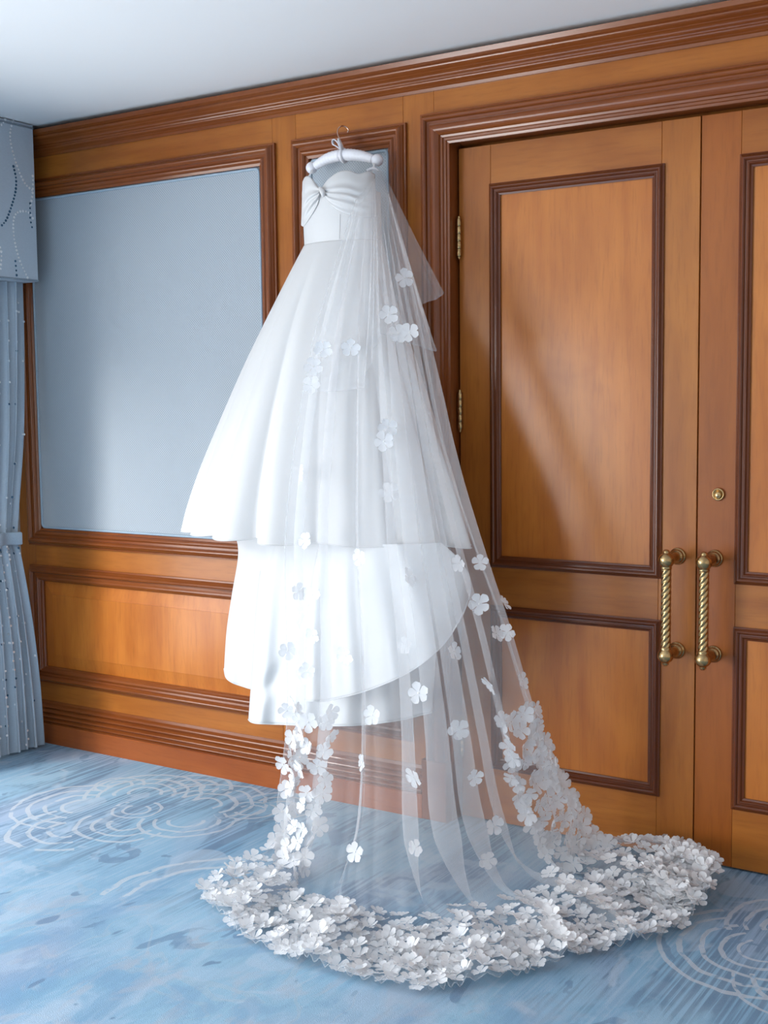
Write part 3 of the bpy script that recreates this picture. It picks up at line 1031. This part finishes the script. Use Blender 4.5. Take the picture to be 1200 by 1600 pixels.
for j in range(NTT):
    t = tt[j]
    row = V0[j]
    tan = np.gradient(row, axis=0)
    tan /= np.linalg.norm(tan, axis=1)[:, None] + 1e-9
    width = np.sum(np.linalg.norm(np.diff(row, axis=0), axis=1))
    fl = min(1, max(0, (t - 8.2) / 1.2))                # 0 hanging .. 1 lying on the carpet
    nrm = np.cross(tan, np.array([0, 0, 1.0]))
    nrm /= np.linalg.norm(nrm, axis=1)[:, None] + 1e-9  # toward the room for a left-to-right row
    rise = np.clip((t - 0.6) / 3, 0, 1)
    edge = np.clip(np.minimum(ss, 1 - ss) / 0.06, 0, 1)
    k1, k2 = 8.5, 27
    ph1 = 2 * PI * (k1 * ss) + nph * 2 + 0.25 * math.sin(t * 0.9)
    ph2 = 2 * PI * (k2 * ss) + 1.3 * np.sin(5 * ss + 0.4 * t)
    m1 = 0.55 + 0.45 * np.sin(2.3 * ss * PI + 0.7) ** 2
    A1 = 0.42 * width / k1 * rise * (1 - 0.75 * fl) * m1
    A2 = 0.11 * width / k2 * rise * (1 - 0.8 * fl)
    VE[j] += tan * ((A1 * np.sin(ph1) + A2 * np.sin(ph2)) * edge)[:, None]
    B1 = 0.030 * rise * (1 - fl) * m1
    B2 = 0.004 * rise * (1 - fl)
    VE[j] += nrm * (B1 * np.cos(ph1) + B2 * np.cos(ph2))[:, None]
    # on the carpet the folds become ridges
    hemf = np.clip((t - 10.4) / 0.6, 0, 1)
    ridge = np.maximum(0, np.cos(ph1 * 0.75 + 0.6)) ** 3 * 0.036 + np.maximum(0, np.cos(ph2 * 0.55)) ** 2 * 0.018
    ridge = ridge * (1 - 0.55 * hemf) + 0.010 * hemf * (1 + np.sin(ph2 * 2))
    ridge += 0.075 * np.exp(-((ss - 0.96) / 0.07) ** 2) + 0.028 * np.exp(-((ss - 0.0) / 0.05) ** 2) * (1 - hemf)
    VE[j, :, 2] += fl * ridge
VE[:, :, 2] = np.maximum(VE[:, :, 2], 0.008)
VE[:, :, 1] = np.minimum(VE[:, :, 1], -0.012)
MB().grid(VE).build('tulle', TULLE, veil, True)
# narrow rolled edge all round
rim = np.concatenate([VE[10:, 0], VE[-1, 1:], VE[10:-1, -1][::-1]])
MB().tube(rim[::2], 0.0018, 4).build('tulle_edge', TULLE, veil, True)
# gathered comb at the shoulder
MB().tube(resample(np.array([at(574, 266, -.125), at(583, 263, -.135), at(592, 267, -.125)]), 14), 0.0045, 8).build('comb', PADDED, veil, True)

# short upper tier: folded layers with pointed corners
TH = [(478, 610, -.47), (520, 612, -.49), (566, 606, -.50), (580, 562, -.47), (594, 520, -.44), (640, 536, -.40), (680, 549, -.34), (668, 512, -.31), (656, 478, -.28), (697, 458, -.22)]
TT_ = [(572, 267, -.135), (576, 266, -.14), (580, 265, -.145), (583, 264, -.145), (586, 264, -.145), (590, 265, -.14), (594, 266, -.135), (595, 266, -.13), (597, 267, -.125), (599, 268, -.12)]
MD = [(535, 430, -.385), (555, 430, -.40), (578, 430, -.41), (584, 415, -.40), (590, 400, -.39), (615, 405, -.345), (636, 408, -.30), (632, 390, -.28), (628, 372, -.25), (650, 370, -.20)]
n = 190
hemp = np.array([at(*p) for p in TH])
top_ = np.array([at(*p) for p in TT_])
mid_ = np.array([at(*p) for p in MD])
lin = lambda A_: np.stack([np.interp(np.linspace(0, len(A_) - 1, n), np.arange(len(A_)), A_[:, k]) for k in range(3)], 1)
T3 = np.stack([lin(top_), lin(mid_), lin(hemp)])
TV = crom(T3, 60)
for j in range(60):
    v = j / 59
    u = np.linspace(0, 1, n)
    TV[j, :, 1] -= 0.010 * v * np.cos(2 * PI * 11 * u) + 0.004 * v * np.cos(2 * PI * 29 * u)
MB().grid(TV).build('upper_tier', TULLE, veil, True)
MB().tube(TV[-1][::2], 0.0010, 4).build('tulle_edge', TULLE, veil, True)


# ---- blossoms --------------------------------------------------------------------
def blossom(seed, cupn):
    q = random.Random(seed)
    v, f, mat = [], [], []
    R = 0.031
    for k in range(5):
        a0 = 2 * PI * k / 5 + q.uniform(-0.1, 0.1)
        lift = cupn * q.uniform(0.5, 1.5)
        Lr = R * q.uniform(0.9, 1.08)
        prof = [(0.06, 0.07), (0.32, 0.22), (0.62, 0.43), (0.86, 0.43), (1.0, 0.20)]
        n0 = len(v)
        for r, w in prof:
            for s_ in (-1, 0, 1):
                x = r * Lr * (1 + (0.07 if (s_ == 0 and r == 1.0) else 0))
                y = s_ * w * Lr * 0.95
                z = lift * (r ** 1.6) * Lr + (0.10 * Lr * abs(s_) * r) + 0.0012
                v.append((x * math.cos(a0) - y * math.sin(a0), x * math.sin(a0) + y * math.cos(a0), z))
        for j in range(4):
            for i in range(2):
                a = n0 + j * 3 + i
                f.append((a, a + 1, a + 4, a + 3))
                mat.append(0)
    n0 = len(v)                                        # pearl
    v += [(0, 0, 0.0075), (0.0035, 0, 0.004), (0, 0.0035, 0.004), (-0.0035, 0, 0.004), (0, -0.0035, 0.004)]
    for k in range(4):
        f.append((n0, n0 + 1 + k, n0 + 1 + (k + 1) % 4))
        mat.append(1)
    me = mesh('flower', v, f)
    me.materials.append(PETAL)
    me.materials.append(PEARL)
    for p, m_ in zip(me.polygons, mat):
        p.material_index = m_
        p.use_smooth = True
    return me


FL = [blossom(11 + k, (0.06, 0.12, 0.2, 0.3, 0.42, 0.6)[k]) for k in range(6)]
dS = np.gradient(VE, axis=1)
dT = np.gradient(VE, axis=0)
NRM = np.cross(dS, dT)
NRM /= np.linalg.norm(NRM, axis=2)[:, :, None] + 1e-9
spots = []                                             # (position, normal, tilt, mesh index, scale)


def place(j, i, tilt, cups, sc):
    p = VE[j, i].copy()
    nn_ = NRM[j, i].copy()
    if (CAM - p) @ nn_ < 0:
        nn_ = -nn_
    if tt[j] > 9.3:
        nn_ = np.array([0, 0, 1.0]) * 1.0 + nn_ * 0.25 * (1 if nn_[2] > 0 else -1)
        nn_ /= np.linalg.norm(nn_)
    spots.append((p + nn_ * 0.004, nn_, tilt, rnd.choice(cups), sc))


def far_enough(p, dmin):
    return all(np.sum((p - s_[0]) ** 2) > dmin * dmin for s_ in spots)


def scatter(n, tr, sr, dmin, tilt, cups, sc=(0.85, 1.1)):
    got = tries = 0
    while got < n and tries < n * 30:
        tries += 1
        t = rnd.uniform(*tr)
        s_ = rnd.uniform(*sr)
        j = int(np.clip(t / (NC - 1) * (NTT - 1), 0, NTT - 1))
        i = int(np.clip(s_ * (NS - 1), 0, NS - 1))
        if far_enough(VE[j, i], dmin):
            place(j, i, tilt, cups, rnd.uniform(*sc))
            got += 1


# dense border lying on the carpet
scatter(430, (10.0, 11.0), (0.0, 1.0), 0.022, 0.32, (0, 1, 2, 3, 4, 5), (0.75, 1.02))
scatter(90, (10.2, 11.0), (0.84, 1.0), 0.019, 0.7, (1, 2, 3, 4, 5))
# thinning toward the inside
scatter(95, (9.62, 10.05), (0.02, 0.98), 0.036, 0.3, (0, 1, 2, 3, 4), (0.75, 1.0))
scatter(60, (9.4, 10.0), (0.03, 0.97), 0.06, 0.4, (0, 1, 2, 3))
# border climbing both edges of the fall
scatter(56, (6.8, 9.8), (0.0, 0.13), 0.036, 0.35, (0, 1, 2, 3))
scatter(16, (5.6, 7.2), (0.0, 0.10), 0.09, 0.3, (0, 1))
scatter(105, (6.9, 9.9), (0.82, 1.0), 0.033, 0.35, (0, 1, 2, 3))
scatter(12, (5.2, 7.0), (0.84, 0.99), 0.10, 0.3, (0, 1))
# scattered over the fall
scatter(26, (6.0, 9.2), (0.10, 0.84), 0.15, 0.3, (0, 1))
scatter(9, (4.2, 6.0), (0.05, 0.80), 0.17, 0.3, (0, 1))
# a few along the hem of the short tier
for px, py, Y in ((607, 492, -.43), (622, 522, -.41), (640, 520, -.39), (548, 543, -.48), (490, 573, -.475), (487, 602, -.475), (632, 434, -.32), (505, 545, -.46), (600, 690, -.57), (606, 668, -.56)):
    p = at(px, py, Y - 0.02)
    nn_ = (CAM - p) / np.linalg.norm(CAM - p)
    spots.append((p, nn_, 0.5, 0, 1.0))


def spot_matrix(p, nn_, tilt, sc):
    z = Vector(nn_)
    q = z.to_track_quat('Z', 'Y').to_matrix().to_4x4()
    q = q @ Matrix.Rotation(rnd.uniform(0, 2 * PI), 4, 'Z') @ Matrix.Rotation(rnd.uniform(-tilt, tilt), 4, 'X') @ Matrix.Rotation(rnd.uniform(-tilt, tilt), 4, 'Y')
    return Matrix.Translation(Vector(p)) @ q @ Matrix.Scale(sc, 4)


depth_of = lambda s_: float((s_[0] - CAM) @ _f)
spots.sort(key=depth_of)
inv = Matrix.Translation(veil.location).inverted()
rest_v, rest_f, rest_m = [], [], []
for k, (p, nn_, tilt, mi, sc) in enumerate(spots):
    M = spot_matrix(p, nn_, tilt, sc)
    me = FL[mi]
    # keep petals above the carpet
    zmin = min((M @ v.co)[2] for v in me.vertices)
    if zmin < 0.003:
        M = Matrix.Translation((0, 0, 0.003 - zmin)) @ M
    if k < 290:
        o = bpy.data.objects.new('flower', me)
        COL.objects.link(o)
        o.parent = veil
        o.matrix_basis = inv @ M
    else:
        n0 = len(rest_v)
        rest_v += [tuple(M @ v.co) for v in me.vertices]
        for pl in me.polygons:
            rest_f.append(tuple(n0 + i for i in pl.vertices))
            rest_m.append(pl.material_index)
me = mesh('flowers', rest_v, rest_f)
o = link('flowers', me, PETAL, veil, True)
me.materials.append(PEARL)
for p, m_ in zip(me.polygons, rest_m):
    p.material_index = m_
o['kind'] = 'stuff'
print('blossoms', len(spots))
